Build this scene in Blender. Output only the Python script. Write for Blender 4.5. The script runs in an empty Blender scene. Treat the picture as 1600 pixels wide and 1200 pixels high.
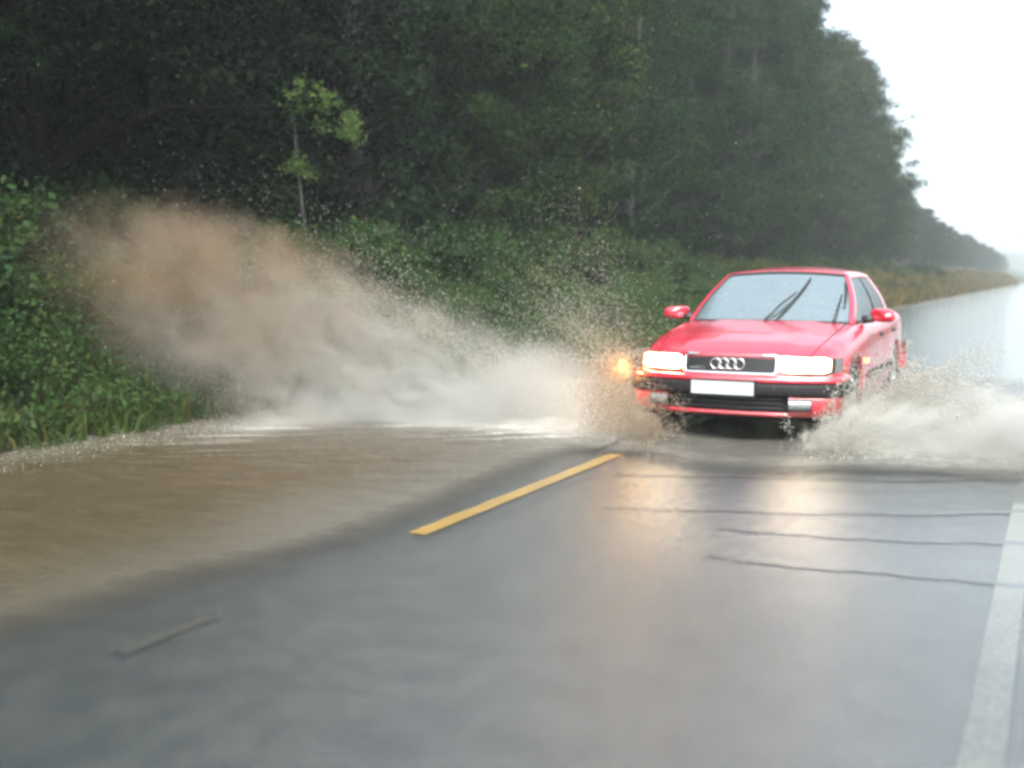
import bpy, bmesh, math, random
import numpy as np
from mathutils import Vector, Matrix
R = math.radians
random.seed(4); rng = np.random.default_rng(11)
scn = bpy.context.scene
COL = scn.collection

# ------------------------------------------------------------------ camera
FPX, CAMH = 1650.0, 1.375
PIT, PSI = math.atan(169/FPX), R(27.4)
cam = bpy.data.cameras.new('camera'); co = bpy.data.objects.new('camera', cam); COL.objects.link(co)
co.location = (0, 0, CAMH); co.rotation_euler = (math.pi/2-PIT, 0, PSI)
cam.sensor_width = 36; cam.lens = FPX/1600*36; cam.clip_start = .05; cam.clip_end = 3000
cam.dof.use_dof = True; cam.dof.focus_distance = 8.6; cam.dof.aperture_fstop = 1.2
scn.camera = co
# ------------------------------------------------------------------ world
SUN_EL, SUN_ROT = R(48), R(150)
w = bpy.data.worlds.new('World'); scn.world = w; w.use_nodes = True
nt = w.node_tree; nt.nodes.clear()
out = nt.nodes.new('ShaderNodeOutputWorld'); bg = nt.nodes.new('ShaderNodeBackground'); sky = nt.nodes.new('ShaderNodeTexSky')
sky.sky_type = 'NISHITA'; sky.sun_disc = False; sky.sun_elevation = SUN_EL; sky.sun_rotation = SUN_ROT
sky.air_density = 1.0; sky.dust_density = 5.0; sky.ozone_density = 1.0
hs = nt.nodes.new('ShaderNodeHueSaturation'); hs.inputs['Saturation'].default_value = .42
bg.inputs['Strength'].default_value = .15
nt.links.new(sky.outputs[0], hs.inputs['Color']); ct = nt.nodes.new('ShaderNodeMix'); ct.data_type = 'RGBA'; ct.blend_type = 'MULTIPLY'; ct.inputs[0].default_value = 1; ct.inputs[7].default_value = (.92, 1.0, 1.0, 1)
nt.links.new(hs.outputs[0], ct.inputs[6]); nt.links.new(ct.outputs[2], bg.inputs[0]); nt.links.new(bg.outputs[0], out.inputs[0])
# ------------------------------------------------------------------ sun behind the overcast
sl = bpy.data.lights.new('sun', 'SUN'); sl.energy = .8; sl.angle = R(25); sl.color = (1, .97, .93)
so = bpy.data.objects.new('sun', sl); COL.objects.link(so)
# Nishita sun_rotation is measured clockwise from +Y seen from above
sd = Vector((math.sin(SUN_ROT)*math.cos(SUN_EL), math.cos(SUN_ROT)*math.cos(SUN_EL), math.sin(SUN_EL)))
so.rotation_euler = sd.to_track_quat('Z', 'Y').to_euler()
# ------------------------------------------------------------------ view
scn.view_settings.view_transform = 'Standard'; scn.view_settings.look = 'None'
scn.view_settings.exposure = 1.9; scn.view_settings.gamma = 1
cy = scn.cycles
cy.use_denoising = True; cy.pixel_filter_type = 'BLACKMAN_HARRIS'; cy.filter_width = 3.2
cy.use_adaptive_sampling = True; cy.adaptive_threshold = .02; cy.volume_bounces = 1; cy.max_bounces = 6; cy.diffuse_bounces = 2; cy.glossy_bounces = 3; cy.transmission_bounces = 4
cy.transparent_max_bounces = 16; cy.volume_max_steps = 128; cy.volume_step_rate = 1.5
cy.sample_clamp_indirect = 6; cy.caustics_reflective = False; cy.caustics_refractive = False

# ================================================================== helpers
def link(o, parent=None):
    COL.objects.link(o)
    if parent: o.parent = parent
    return o
def tag(o, label=None, cat=None, group=None, kind=None):
    if label: o['label'] = label
    if cat: o['category'] = cat
    if group: o['group'] = group
    if kind: o['kind'] = kind
    return o
def empty(name, loc=(0, 0, 0), rz=0):
    o = bpy.data.objects.new(name, None); o.location = loc; o.rotation_euler = (0, 0, rz); o.empty_display_size = .2
    return link(o)
def npmesh(name, V, F, mats=None, midx=None, smooth=False):
    """V (n,3) array; F list of tuples or (m,k) array"""
    me = bpy.data.meshes.new(name)
    V = np.asarray(V, dtype=np.float32)
    if isinstance(F, np.ndarray):
        m, k = F.shape
        me.vertices.add(len(V)); me.vertices.foreach_set('co', V.ravel())
        me.loops.add(m*k); me.loops.foreach_set('vertex_index', F.astype(np.int32).ravel())
        me.polygons.add(m); me.polygons.foreach_set('loop_start', np.arange(0, m*k, k, dtype=np.int32))
        if smooth: me.polygons.foreach_set('use_smooth', np.ones(m, dtype=bool))
        me.update(calc_edges=True)
    else:
        me.from_pydata(V.tolist(), [], F)
        if smooth: me.polygons.foreach_set('use_smooth', np.ones(len(me.polygons), dtype=bool))
        me.update()
    for mt in (mats or []): me.materials.append(mt)
    if midx is not None: me.polygons.foreach_set('material_index', np.asarray(midx, dtype=np.int32))
    return me
def mobj(name, me, parent=None, loc=None):
    o = bpy.data.objects.new(name, me)
    if loc is not None: o.location = loc
    return link(o, parent)
def copy_tree(o, parent=None):
    c = o.copy(); COL.objects.link(c)
    if parent: c.parent = parent
    for ch in list(o.children): copy_tree(ch, c)
    return c

class MB:
    """collects simple shapes, builds one mesh object"""
    def __init__(s): s.V = []; s.F = []
    def add(s, V, F):
        n = len(s.V); s.V += [tuple(v) for v in V]; s.F += [tuple(i+n for i in f) for f in F]; return s
    def grid(s, P, closed_u=False, closed_v=False, flip=False):
        nu, nv = len(P), len(P[0]); V = [p for r in P for p in r]; F = []
        for i in range(nu if closed_u else nu-1):
            for j in range(nv if closed_v else nv-1):
                a, b = i*nv+j, i*nv+(j+1) % nv; c, d = ((i+1) % nu)*nv+(j+1) % nv, ((i+1) % nu)*nv+j
                F.append((a, d, c, b) if flip else (a, b, c, d))
        return s.add(V, F)
    def box(s, lo, hi, rot=None, c=None):
        x0, y0, z0 = lo; x1, y1, z1 = hi
        V = [Vector(v) for v in ((x0,y0,z0),(x1,y0,z0),(x1,y1,z0),(x0,y1,z0),(x0,y0,z1),(x1,y0,z1),(x1,y1,z1),(x0,y1,z1))]
        if rot is not None:
            c = Vector(c if c is not None else (0, 0, 0)); V = [rot @ v + c for v in V]
        return s.add(V, [(0,3,2,1),(4,5,6,7),(0,1,5,4),(1,2,6,5),(2,3,7,6),(3,0,4,7)])
    def tube(s, pts, rad, n=8, caps=True):
        pts = [Vector(p) for p in pts]
        if not isinstance(rad, (list, tuple)): rad = [rad]*len(pts)
        P = []; up = None
        for i, p in enumerate(pts):
            d = (pts[min(i+1, len(pts)-1)]-pts[max(i-1, 0)]).normalized()
            if up is None: up = d.orthogonal().normalized()
            up = (up-d*up.dot(d)).normalized(); q = d.cross(up)
            P.append([p+(up*math.cos(a)+q*math.sin(a))*rad[i] for a in [2*math.pi*k/n for k in range(n)]])
        base = len(s.V); s.grid(P, closed_v=True)
        if caps:
            s.F.append(tuple(base+k for k in range(n))[::-1]); m = base+(len(pts)-1)*n
            s.F.append(tuple(m+k for k in range(n)))
        return s
    def build(s, name, mat, parent=None, smooth=True, bevel=0, seg=2, solid=0, sub=0, auto=None):
        me = bpy.data.meshes.new(name); me.from_pydata([tuple(v) for v in s.V], [], s.F)
        if smooth: me.polygons.foreach_set('use_smooth', [True]*len(me.polygons))
        me.update(); me.materials.append(mat)
        if auto is not None:
            bm = bmesh.new(); bm.from_mesh(me)
            for e in bm.edges:
                if len(e.link_faces) == 2 and e.calc_face_angle(0) > R(auto): e.smooth = False
            bm.to_mesh(me); bm.free()
        o = mobj(name, me, parent)
        if solid: m = o.modifiers.new('s', 'SOLIDIFY'); m.thickness = solid; m.offset = -1
        if bevel: m = o.modifiers.new('b', 'BEVEL'); m.width = bevel; m.segments = seg; m.limit_method = 'ANGLE'
        if sub: m = o.modifiers.new('u', 'SUBSURF'); m.levels = sub; m.render_levels = sub
        return o

# ---- node material helpers
class NM:
    def __init__(s, name):
        s.m = bpy.data.materials.new(name); s.m.use_nodes = True; s.t = s.m.node_tree; s.t.nodes.clear()
        s.out = s.t.nodes.new('ShaderNodeOutputMaterial')
    def n(s, typ, **kw):
        nd = s.t.nodes.new(typ)
        for k, v in kw.items():
            if k.startswith('i_'):
                key = k[2:].replace('_', ' ')
                s.set(nd.inputs[key], v)
            else: setattr(nd, k, v)
        return nd
    def set(s, sock, v):
        if isinstance(v, bpy.types.NodeSocket): s.t.links.new(v, sock)
        elif isinstance(v, (tuple, list)) and len(v) == 3 and sock.type == 'RGBA': sock.default_value = (*v, 1)
        else: sock.default_value = v
    def math(s, op, a, b=0, c=0, clamp=False):
        nd = s.t.nodes.new('ShaderNodeMath'); nd.operation = op; nd.use_clamp = clamp
        s.set(nd.inputs[0], a); s.set(nd.inputs[1], b); s.set(nd.inputs[2], c); return nd.outputs[0]
    def pos(s, kind='Object'): return s.n('ShaderNodeTexCoord').outputs[kind]
    def mapv(s, v, scale=(1, 1, 1), rot=(0, 0, 0), loc=(0, 0, 0)):
        nd = s.n('ShaderNodeMapping'); s.set(nd.inputs['Vector'], v)
        nd.inputs['Scale'].default_value = scale; nd.inputs['Rotation'].default_value = rot; nd.inputs['Location'].default_value = loc
        return nd.outputs[0]
    def noise(s, v, scale, detail=3, rough=.5, dist=0):
        nd = s.n('ShaderNodeTexNoise'); s.set(nd.inputs['Vector'], v)
        nd.inputs['Scale'].default_value = scale; nd.inputs['Detail'].default_value = detail
        nd.inputs['Roughness'].default_value = rough; nd.inputs['Distortion'].default_value = dist
        return nd.outputs[0]
    def ramp(s, f, stops):
        nd = s.n('ShaderNodeValToRGB'); s.set(nd.inputs[0], f); el = nd.color_ramp.elements
        while len(el) < len(stops): el.new(.5)
        for e, (p, c) in zip(el, stops):
            e.position = p; e.color = (c, c, c, 1) if isinstance(c, (int, float)) else (*c, 1)
        return nd.outputs[0]
    def mix(s, f, a, b):
        nd = s.n('ShaderNodeMix', data_type='RGBA'); s.set(nd.inputs[0], f); s.set(nd.inputs[6], a); s.set(nd.inputs[7], b); return nd.outputs[2]
    def bump(s, h, dist=.01, strength=1):
        nd = s.n('ShaderNodeBump'); s.set(nd.inputs['Height'], h); nd.inputs['Distance'].default_value = dist; nd.inputs['Strength'].default_value = strength
        return nd.outputs[0]
    def pbr(s, **kw):
        nd = s.n('ShaderNodeBsdfPrincipled')
        for k, v in kw.items(): s.set(nd.inputs[k.replace('_', ' ')], v)
        return nd.outputs[0]
    def done(s, surf=None, vol=None):
        if surf is not None: s.t.links.new(surf, s.out.inputs['Surface'])
        if vol is not None: s.t.links.new(vol, s.out.inputs['Volume'])
        return s.m
def plain(name, col, rough=.5, metal=0, coat=0, emit=None, es=0, spec=.5):
    m = NM(name); kw = dict(Base_Color=col, Roughness=rough, Metallic=metal, Coat_Weight=coat)
    if emit: kw['Emission_Color'] = emit; kw['Emission_Strength'] = es
    kw['Specular_IOR_Level'] = spec
    return m.done(m.pbr(**kw))

# camera-plane helper used only for planning world places (pixel of the 1600x1200 photo at a given height)
def gp(u, v, zg=0.0):
    c, s = math.cos(PSI), math.sin(PSI)
    r = Vector((c, s, 0)); f0 = Vector((-s, c, 0)); f = f0*math.cos(PIT)-Vector((0, 0, 1))*math.sin(PIT); up = f0*math.sin(PIT)+Vector((0, 0, 1))*math.cos(PIT)
    d = f+r*((u-800)/FPX)+up*((600-v)/FPX); t = (zg-CAMH)/d.z
    return (d*t+Vector((0, 0, CAMH)))

def sstep(a, b, x):
    t = np.clip((np.asarray(x, float)-a)/(b-a), 0, 1); return t*t*(3-2*t)
def vnoise(x, y, s=1.0, seed=0):
    """smooth value noise"""
    x = np.asarray(x, float)*s; y = np.asarray(y, float)*s
    xi, yi = np.floor(x).astype(int), np.floor(y).astype(int); xf, yf = x-xi, y-yi
    def h(i, j): 
        v = np.sin(i*127.1+j*311.7+seed*74.7)*43758.5453; return v-np.floor(v)
    u, v = xf*xf*(3-2*xf), yf*yf*(3-2*yf)
    return (h(xi, yi)*(1-u)+h(xi+1, yi)*u)*(1-v)+(h(xi, yi+1)*(1-u)+h(xi+1, yi+1)*u)*v

# ================================================================== materials
def mat_asphalt():
    m = NM('wet_asphalt'); p = m.pos()
    agg = m.noise(p, 90, 4, .7); big = m.noise(m.mapv(p, (1, .25, 1)), .9, 4, .55); mid = m.noise(p, 5, 4, .6)
    col = m.mix(m.ramp(agg, [(.35, 0), (.7, 1)]), (.018, .021, .022), (.055, .06, .061))
    col = m.mix(m.math('MULTIPLY', big, .5), col, (.03, .034, .036))
    col = m.mix(m.math('MULTIPLY', m.ramp(mid, [(.4, 0), (.62, 1)]), .45), col, (.075, .078, .076))
    film = m.math('ADD', m.math('MULTIPLY', big, .6), m.math('MULTIPLY', mid, .4))
    rough = m.n('ShaderNodeMapRange', i_Value=film); rough.inputs[1].default_value = .35; rough.inputs[2].default_value = .65; rough.inputs[3].default_value = .27; rough.inputs[4].default_value = .17
    yy = m.n('ShaderNodeSeparateXYZ', i_Vector=p).outputs[1]
    wet = m.math('MULTIPLY', m.math('SUBTRACT', yy, 3.4), .5, clamp=True)      # deeper standing water towards the flood
    rgh = m.math('MULTIPLY', rough.outputs[0], m.math('SUBTRACT', 1, m.math('MULTIPLY', wet, .72)))
    rip = m.math('ADD', m.noise(m.mapv(p, (1, 1.7, 1)), 13, 6, .8), m.math('MULTIPLY', m.noise(m.mapv(p, (1, 1.6, 1)), 42, 2, .5), .8))
    b1 = m.bump(agg, .004, .8)
    b = m.n('ShaderNodeBump', i_Height=rip, i_Normal=b1); b.inputs['Distance'].default_value = .012; m.set(b.inputs['Strength'], m.math('SUBTRACT', .58, m.math('MULTIPLY', wet, .36)))
    return m.done(m.pbr(Base_Color=col, Roughness=rgh, Normal=b.outputs[0], IOR=1.7, Coat_Weight=1.0, Coat_IOR=1.9, Coat_Roughness=m.math('MULTIPLY', rgh, .6), Coat_Normal=b.outputs[0]))
M = {}
M['asphalt'] = mat_asphalt()
def mat_paint(name, c1, c2, wear, fade=False):
    m = NM(name); p = m.pos(); n = m.noise(p, 40, 5, .7); n2 = m.noise(p, 3, 3)
    if fade: n = m.math('ADD', n, m.math('MULTIPLY', m.math('SUBTRACT', m.n('ShaderNodeSeparateXYZ', i_Vector=p).outputs[1], 4.0), .13, clamp=True))
    col = m.mix(m.ramp(m.math('ADD', n, m.math('MULTIPLY', n2, .3)), [(wear-.2, 1), (wear+.2, 0)]), c1, c2)
    return m.done(m.pbr(Base_Color=col, Roughness=.3, Normal=m.bump(n, .004, .6), IOR=1.4, Coat_Weight=.4, Coat_Roughness=.2))
M['yellow'] = mat_paint('yellow_road_paint', (.40, .235, .05), (.16, .11, .04), .66)
M['white'] = mat_paint('white_road_paint', (.155, .155, .135), (.03, .032, .032), .62, True)
M['worn'] = mat_paint('worn_road_paint', (.055, .056, .05), (.028, .03, .03), .5)
def mat_ground(name, a, b, s=2.5):
    m = NM(name); p = m.pos(); n = m.noise(p, s, 6, .65)
    return m.done(m.pbr(Base_Color=m.mix(m.ramp(n, [(.35, 0), (.65, 1)]), a, b), Roughness=.9, Normal=m.bump(m.noise(p, 14, 4), .06)))
M['soil'] = mat_ground('forest_soil', (.018, .02, .01), (.045, .055, .02))
M['gravel'] = mat_ground('muddy_gravel', (.07, .055, .038), (.16, .13, .09), 20)
def mat_leaf(name, cols, tr=.35, ns=.6):
    m = NM(name); rnd = m.n('ShaderNodeNewGeometry').outputs['Random Per Island']
    oi = m.n('ShaderNodeObjectInfo').outputs['Random']
    n = m.noise(m.pos(), ns, 3, .6)
    f = m.math('ADD', m.math('MULTIPLY', rnd, .45), m.math('ADD', m.math('MULTIPLY', n, .75), m.math('MULTIPLY', oi, .42)), 0)
    k = len(cols); col = m.ramp(m.math('MULTIPLY', f, .68), [(.18+.62*i/(k-1), c) for i, c in enumerate(cols)])
    a = m.pbr(Base_Color=col, Roughness=.7, IOR=1.15)
    t = m.n('ShaderNodeBsdfTranslucent', i_Color=col).outputs[0]
    mx = m.n('ShaderNodeMixShader'); mx.inputs[0].default_value = tr; m.t.links.new(a, mx.inputs[1]); m.t.links.new(t, mx.inputs[2])
    return m.done(mx.outputs[0])
M['leaf'] = mat_leaf('broadleaf_foliage', [(.004, .013, .006), (.010, .028, .010), (.022, .048, .015), (.06, .075, .022)])
M['leaf2'] = mat_leaf('grey_green_foliage', [(.006, .016, .010), (.016, .034, .018), (.034, .060, .028), (.08, .082, .035)])
M['leaf_shaded'] = mat_leaf('shaded_forest_foliage', [(.0015, .004, .002), (.003, .008, .003), (.006, .014, .005), (.014, .024, .008)], .2)  # leaf colour taken near black to carry the deep shade of the wood
M['leaf_lit'] = mat_leaf('lit_yellow_green_foliage', [(.06, .11, .03), (.12, .18, .05), (.20, .26, .08)], .45)  # light on the arching branch is put into this leaf colour
M['herb'] = mat_leaf('bank_herb_foliage', [(.011, .027, .011), (.024, .053, .017), (.042, .080, .025), (.085, .10, .036)], .4, 1.2)
M['grass'] = mat_leaf('bank_grass_blades', [(.012, .032, .008), (.03, .06, .014), (.055, .08, .022), (.10, .09, .035)], .4, .8)
M['dry'] = mat_leaf('dry_grass_blades', [(.05, .06, .02), (.09, .085, .03), (.14, .11, .045), (.17, .115, .055)], .4, .3)
def mat_bark(name, a, b):
    m = NM(name); p = m.mapv(m.pos(), (1, 1, .22)); n = m.noise(p, 14, 5, .65)
    return m.done(m.pbr(Base_Color=m.mix(m.ramp(n, [(.35, 0), (.7, 1)]), a, b), Roughness=.85, Normal=m.bump(n, .03)))
M['bark'] = mat_bark('dark_bark', (.006, .005, .004), (.022, .018, .014))
M['shaded_bark'] = plain('shaded_black_bark', (.004, .0035, .003), .9, spec=.1)  # bark blackened to stand for the shade among the trees
M['birch'] = mat_bark('pale_bark', (.02, .019, .017), (.08, .076, .068))

# ================================================================== setting
def bank_h(x, y):
    """ground height; left bank starts at x=-7.0"""
    x = np.asarray(x, float); y = np.asarray(y, float)
    foot = 6.95+.25*(vnoise(y, y*0, .35, 2)-.5)-.35*sstep(20, 60, y)
    d = -x-foot
    z = 1.15*sstep(0, 2.6, d)+1.5*sstep(2.2, 9, d)+9.0*sstep(6, 30, d)
    z = z+(d > 0)*.28*(vnoise(x, y, .9, 5)-.4)*sstep(.2, 1.5, d)
    dr = x-1.1
    z = z-.7*sstep(0, 3.5, dr)+(dr > 0)*.12*(vnoise(x, y, 1.1, 8)-.5)*sstep(0, 1, dr)
    return z-.03
xs = np.unique(np.round(np.concatenate([np.linspace(-420, -40, 20), np.linspace(-40, -12, 29), np.linspace(-12, -6, 31), [-3, 0, .9], np.linspace(1.1, 6, 18), np.linspace(6, 30, 13), np.linspace(30, 420, 16)]), 3))
ys = np.unique(np.round(np.concatenate([np.linspace(-160, -10, 16), np.linspace(-10, 30, 100), np.linspace(30, 120, 90), np.linspace(120, 1500, 70)]), 3))
XX, YY = np.meshgrid(xs, ys, indexing='ij'); ZZ = bank_h(XX, YY)
def gridF(nx, ny):
    i, j = np.meshgrid(np.arange(nx-1), np.arange(ny-1), indexing='ij'); a = (i*ny+j).ravel()
    return np.stack([a, a+ny, a+ny+1, a+1], 1)
g = mobj('ground', npmesh('ground', np.stack([XX, YY, ZZ], -1).reshape(-1, 3), gridF(len(xs), len(ys)), [M['soil']], smooth=True))
tag(g, kind='structure')
# gravel shoulders
def strip(name, x0, x1, y0, y1, z, mat, nx=6, ny=200, wob=0, kind='structure'):
    X = np.linspace(0, 1, nx)[:, None]; Y = np.linspace(y0, y1, ny)[None, :]
    w0 = x0+wob*(vnoise(Y, Y*0, .7, 3)-.5); w1 = x1+wob*(vnoise(Y, Y*0, .6, 7)-.5)
    P = np.stack(np.broadcast_arrays(w0+(w1-w0)*X, Y, 0*X+z), -1).reshape(-1, 3)
    return tag(mobj(name, npmesh(name, P, gridF(nx, ny), [mat], smooth=True)), kind=kind)
strip('gravel_shoulder', -7.15, 1.25, -60, 700, -.016, M['gravel'], wob=.25, ny=600)
strip('road', -6.35, .55, -60, 700, 0, M['asphalt'], nx=4, ny=100, wob=.0)
# markings
strip('edge_marking', -.20, -.08, -20, 7.0, .004, M['white'], nx=3, ny=100)
strip('worn_edge_marking', -.20, -.08, 7.0, 700, .004, M['worn'], nx=3, ny=300)
strip('edge_marking', -6.02, -5.90, -20, 700, .004, M['white'], nx=3, ny=400)
P, F = [], []
for k in range(-4, 3):
    y0 = 4.68+4.5*k
    if k == -1: continue
    y1 = y0+2.85; n0 = len(P); ns = 12
    for i in range(ns+1):
        yy = y0+(y1-y0)*i/ns; e = .006*math.sin(i*2.7+k)
        P += [(-3.055+e, yy, .004), (-2.945+e*.5, yy, .004)]
    F += [(n0+2*i, n0+2*i+1, n0+2*i+3, n0+2*i+2) for i in range(ns)]
tag(mobj('centre_marking', npmesh('centre_marking', P, F, [M['yellow']])), kind='structure')
strip('worn_marking', -3.04, -2.96, 2.66, 3.14, .004, M['worn'], nx=2, ny=8)

# ---- flood water: brown sheet over the left lane, grey-brown film round the car
edge_img = [(-260, 1085), (0, 1010), (150, 968), (300, 922), (470, 880), (625, 838), (720, 795), (820, 750), (915, 712), (1000, 722), (1120, 740), (1250, 748), (1420, 752), (1600, 756), (1760, 760)]
EP = np.array([gp(u, v)[:2] for u, v in edge_img])
def flood_front(x):
    """Y of the near shore of the flood for a given X"""
    o = np.argsort(EP[:, 0]); return np.interp(x, EP[o, 0], EP[o, 1])
def mat_water():
    m = NM('muddy_water'); p = m.pos()
    dep = m.n('ShaderNodeAttribute', attribute_name='depth').outputs['Fac']
    foamA = m.n('ShaderNodeAttribute', attribute_name='foam').outputs['Fac']
    mud = m.n('ShaderNodeAttribute', attribute_name='mud').outputs['Fac']
    fl = m.mapv(p, (1, 2.6, 1), rot=(0, 0, R(-8)))
    n = m.noise(fl, 3.2, 5, .62, .6); n2 = m.noise(m.mapv(p, (1, 3.5, 1), rot=(0, 0, R(-12))), 12, 4, .6, .4)
    col = m.mix(m.ramp(n, [(.35, 0), (.7, 1)]), (.050, .032, .014), (.080, .056, .030))
    col = m.mix(mud, (.105, .10, .088), col)
    fo = m.ramp(m.math('ADD', m.math('MULTIPLY', n2, .75), m.math('MULTIPLY', foamA, .6)), [(.58, 0), (.85, 1)])
    col = m.mix(m.math('MULTIPLY', fo, foamA), col, (.46, .445, .41))
    b = m.bump(m.math('ADD', n2, m.math('MULTIPLY', n, 1.2)), .03, .45)
    s = m.pbr(Base_Color=col, Roughness=.10, IOR=1.45, Normal=b)
    ed = m.math('ADD', dep, m.math('MULTIPLY', m.math('SUBTRACT', m.noise(fl, 2.2, 6, .68), .5), .5))
    a = m.ramp(ed, [(.05, 0), (.75, 1)])
    mx = m.n('ShaderNodeMixShader'); m.set(mx.inputs[0], a); m.t.links.new(m.n('ShaderNodeBsdfTransparent').outputs[0], mx.inputs[1]); m.t.links.new(s, mx.inputs[2])
    return m.done(mx.outputs[0])
M['water'] = mat_water()
wx = np.linspace(-7.9, 1.15, 240); wy = 1.2+15.8*np.linspace(0, 1, 380)**1.35
WX, WY = np.meshgrid(wx, wy, indexing='ij'); far = 17-1.2*sstep(-3, .8, WX)
def seg_dist(P2, X, Y):
    """distance to a polyline and the side of it (+ = flood side)"""
    best = np.full(X.shape, 99.0); sign = np.ones(X.shape); par = np.zeros(X.shape)
    for i_ in range(len(P2)-1):
        ax, ay = P2[i_]; bx, by = P2[i_+1]; L2 = (bx-ax)**2+(by-ay)**2
        t_ = np.clip(((X-ax)*(bx-ax)+(Y-ay)*(by-ay))/L2, 0, 1); dd = np.hypot(X-ax-t_*(bx-ax), Y-ay-t_*(by-ay))
        sg = np.sign((bx-ax)*(Y-ay)-(by-ay)*(X-ax)); m_ = dd < best
        best = np.where(m_, dd, best); sign = np.where(m_, sg, sign); par = np.where(m_, (i_+t_)/(len(P2)-1), par)
    return best, sign, par
db, sg, _ = seg_dist(EP, WX, WY); dnear = db*sg+.25
dfar = far-WY
CX, CY = -2.39, 8.41
dl = np.sqrt(((WX+3.5)/1.5)**2+((WY-9.0)/.9)**2); dr_ = np.sqrt(((WX+1.1)/1.2)**2+((WY-9.1)/.8)**2)
churn = np.exp(-dl**2)+np.exp(-dr_**2)+.5*np.exp(-((WX+2.4)/2.6)**2-((WY-8.1)/.8)**2)
churn = churn*(1-.93*np.exp(-((WX+2.35)/.75)**2*1.0)*sstep(7.4, 7.9, WY))
def fbm(x, y, s, sd): return vnoise(x, y, s, sd)+.5*vnoise(x, y, s*2.1, sd+3)+.25*vnoise(x, y, s*4.3, sd+5)-.875
WZ = .0085+.010*sstep(0, 1.5, dnear)+.012*fbm(WX*.7, WY*1.6, 1.6, 3)*sstep(.1, 1.2, dnear)
WZ += churn*(.05+.10*np.abs(fbm(WX, WY*1.4, 3.2, 9)))*sstep(.3, 1, dnear)
# flow ridges running across the left lane, and the bow wave thrown off the front wheels
flow = np.zeros(WX.shape); ss = WY-.62*(WX+4.5)
for k in range(11):
    c_ = 5.5+.30*k+.07*np.sin(k*2.3); env = sstep(-3.1, -3.6, WX)*sstep(-7.0, -6.0, WX)*(.35+.65*vnoise(WX*2, WY*0+k, 1.3, k))
    flow += env*np.exp(-((ss-c_-.05*np.sin(WX*1.7+k*2)-.02*np.sin(WX*6+k))/.028)**2)
WZ += .009*flow*sstep(.1, .8, dnear)
WZ = np.maximum(WZ, .0085)
o = mobj('flood_water', npmesh('flood_water', np.stack([WX, WY, WZ], -1).reshape(-1, 3), gridF(240, 380), [M['water']], smooth=True))
dep = np.minimum(sstep(.0, 1.0, dnear)*1.0, sstep(0, 3, dfar)); dep = np.minimum(dep, 1)
dep = dep*(1-.92*np.exp(-((WX+2.95)/.28)**2)*sstep(7.9, 7.2, WY))*(1-.75*sstep(-1.9, -.9, WX)*sstep(8.2, 7.2, WY))
seg = [tuple(gp(u, v)[:2]) for u, v in ((900, 598), (760, 606), (620, 622), (480, 655), (360, 690), (250, 712))]
dseg, _, tseg = seg_dist(seg, WX, WY)
foam = np.clip(1.4*np.exp(-(dseg/(.28+.3*tseg))**2)*(1-.88*tseg)+.55*flow+churn*.9+.9*sstep(-3.2, -4, WX)*np.exp(-((WY-8.55-.08*(WX+5))/.45)**2)+.45*sstep(-6.0, -7.0, WX)*sstep(9, 7, WY), 0, 1)
mud = np.clip(.25*sstep(-2.2, -3.6, WX)+.6*sstep(-3.2, -4.7, WX)*sstep(9.5, 6.2, WY)-.5*churn, 0, 1)
for nm, a in (('depth', dep), ('foam', foam), ('mud', mud)):
    at = o.data.attributes.new(nm, 'FLOAT', 'POINT'); at.data.foreach_set('value', a.astype(np.float32).ravel())
tag(o, kind='structure')
# low wave fronts crossing the right lane
P, F = [], []
for (pts, hh, ww) in ((((960, 742), (1150, 745), (1400, 752), (1600, 748), (1800, 744)), .012, .05), (((940, 792), (1080, 797), (1300, 803), (1480, 804), (1600, 800), (1790, 795)), .014, .04),
                  (((1120, 826), (1250, 836), (1400, 845), (1600, 851), (1790, 852)), .014, .035), (((1100, 868), (1200, 882), (1400, 898), (1565, 914), (1780, 934)), .016, .03)):
    cp = [gp(u, v) for u, v in pts]; n = 90; n0 = len(P)
    xx = np.linspace(0, len(cp)-1, n)
    for q, t in enumerate(xx):
        i = min(int(t), len(cp)-2); f = t-i; f = f
        c = cp[i].lerp(cp[i+1], f); fade = min(1, q/25, (n-1-q)/10)
        c.y += .012*math.sin(q*.35)+.006*math.sin(q*.9)
        for j in range(9):
            s = (j-4)/4; P.append((c.x, c.y+s*.7*ww*(1 if s < 0 else 2.2), .0042+.06*hh*max(0, fade)*(math.cos(s*math.pi)+1)/2))
    F += [(n0+q*9+j, n0+(q+1)*9+j, n0+(q+1)*9+j+1, n0+q*9+j+1) for q in range(n-1) for j in range(8)]
m = NM('water_film'); gl = m.n('ShaderNodeBsdfGlossy', i_Roughness=.12); tr = m.n('ShaderNodeBsdfTransparent'); fr = m.n('ShaderNodeFresnel'); fr.inputs[0].default_value = 1.33
mx = m.n('ShaderNodeMixShader'); m.set(mx.inputs[0], fr.outputs[0]); m.t.links.new(tr.outputs[0], mx.inputs[1]); m.t.links.new(gl.outputs[0], mx.inputs[2])
M['film'] = m.done(mx.outputs[0])
tag(mobj('water_ripples', npmesh('water_ripples', P, F, [M['asphalt']], smooth=True)), kind='structure')

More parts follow.
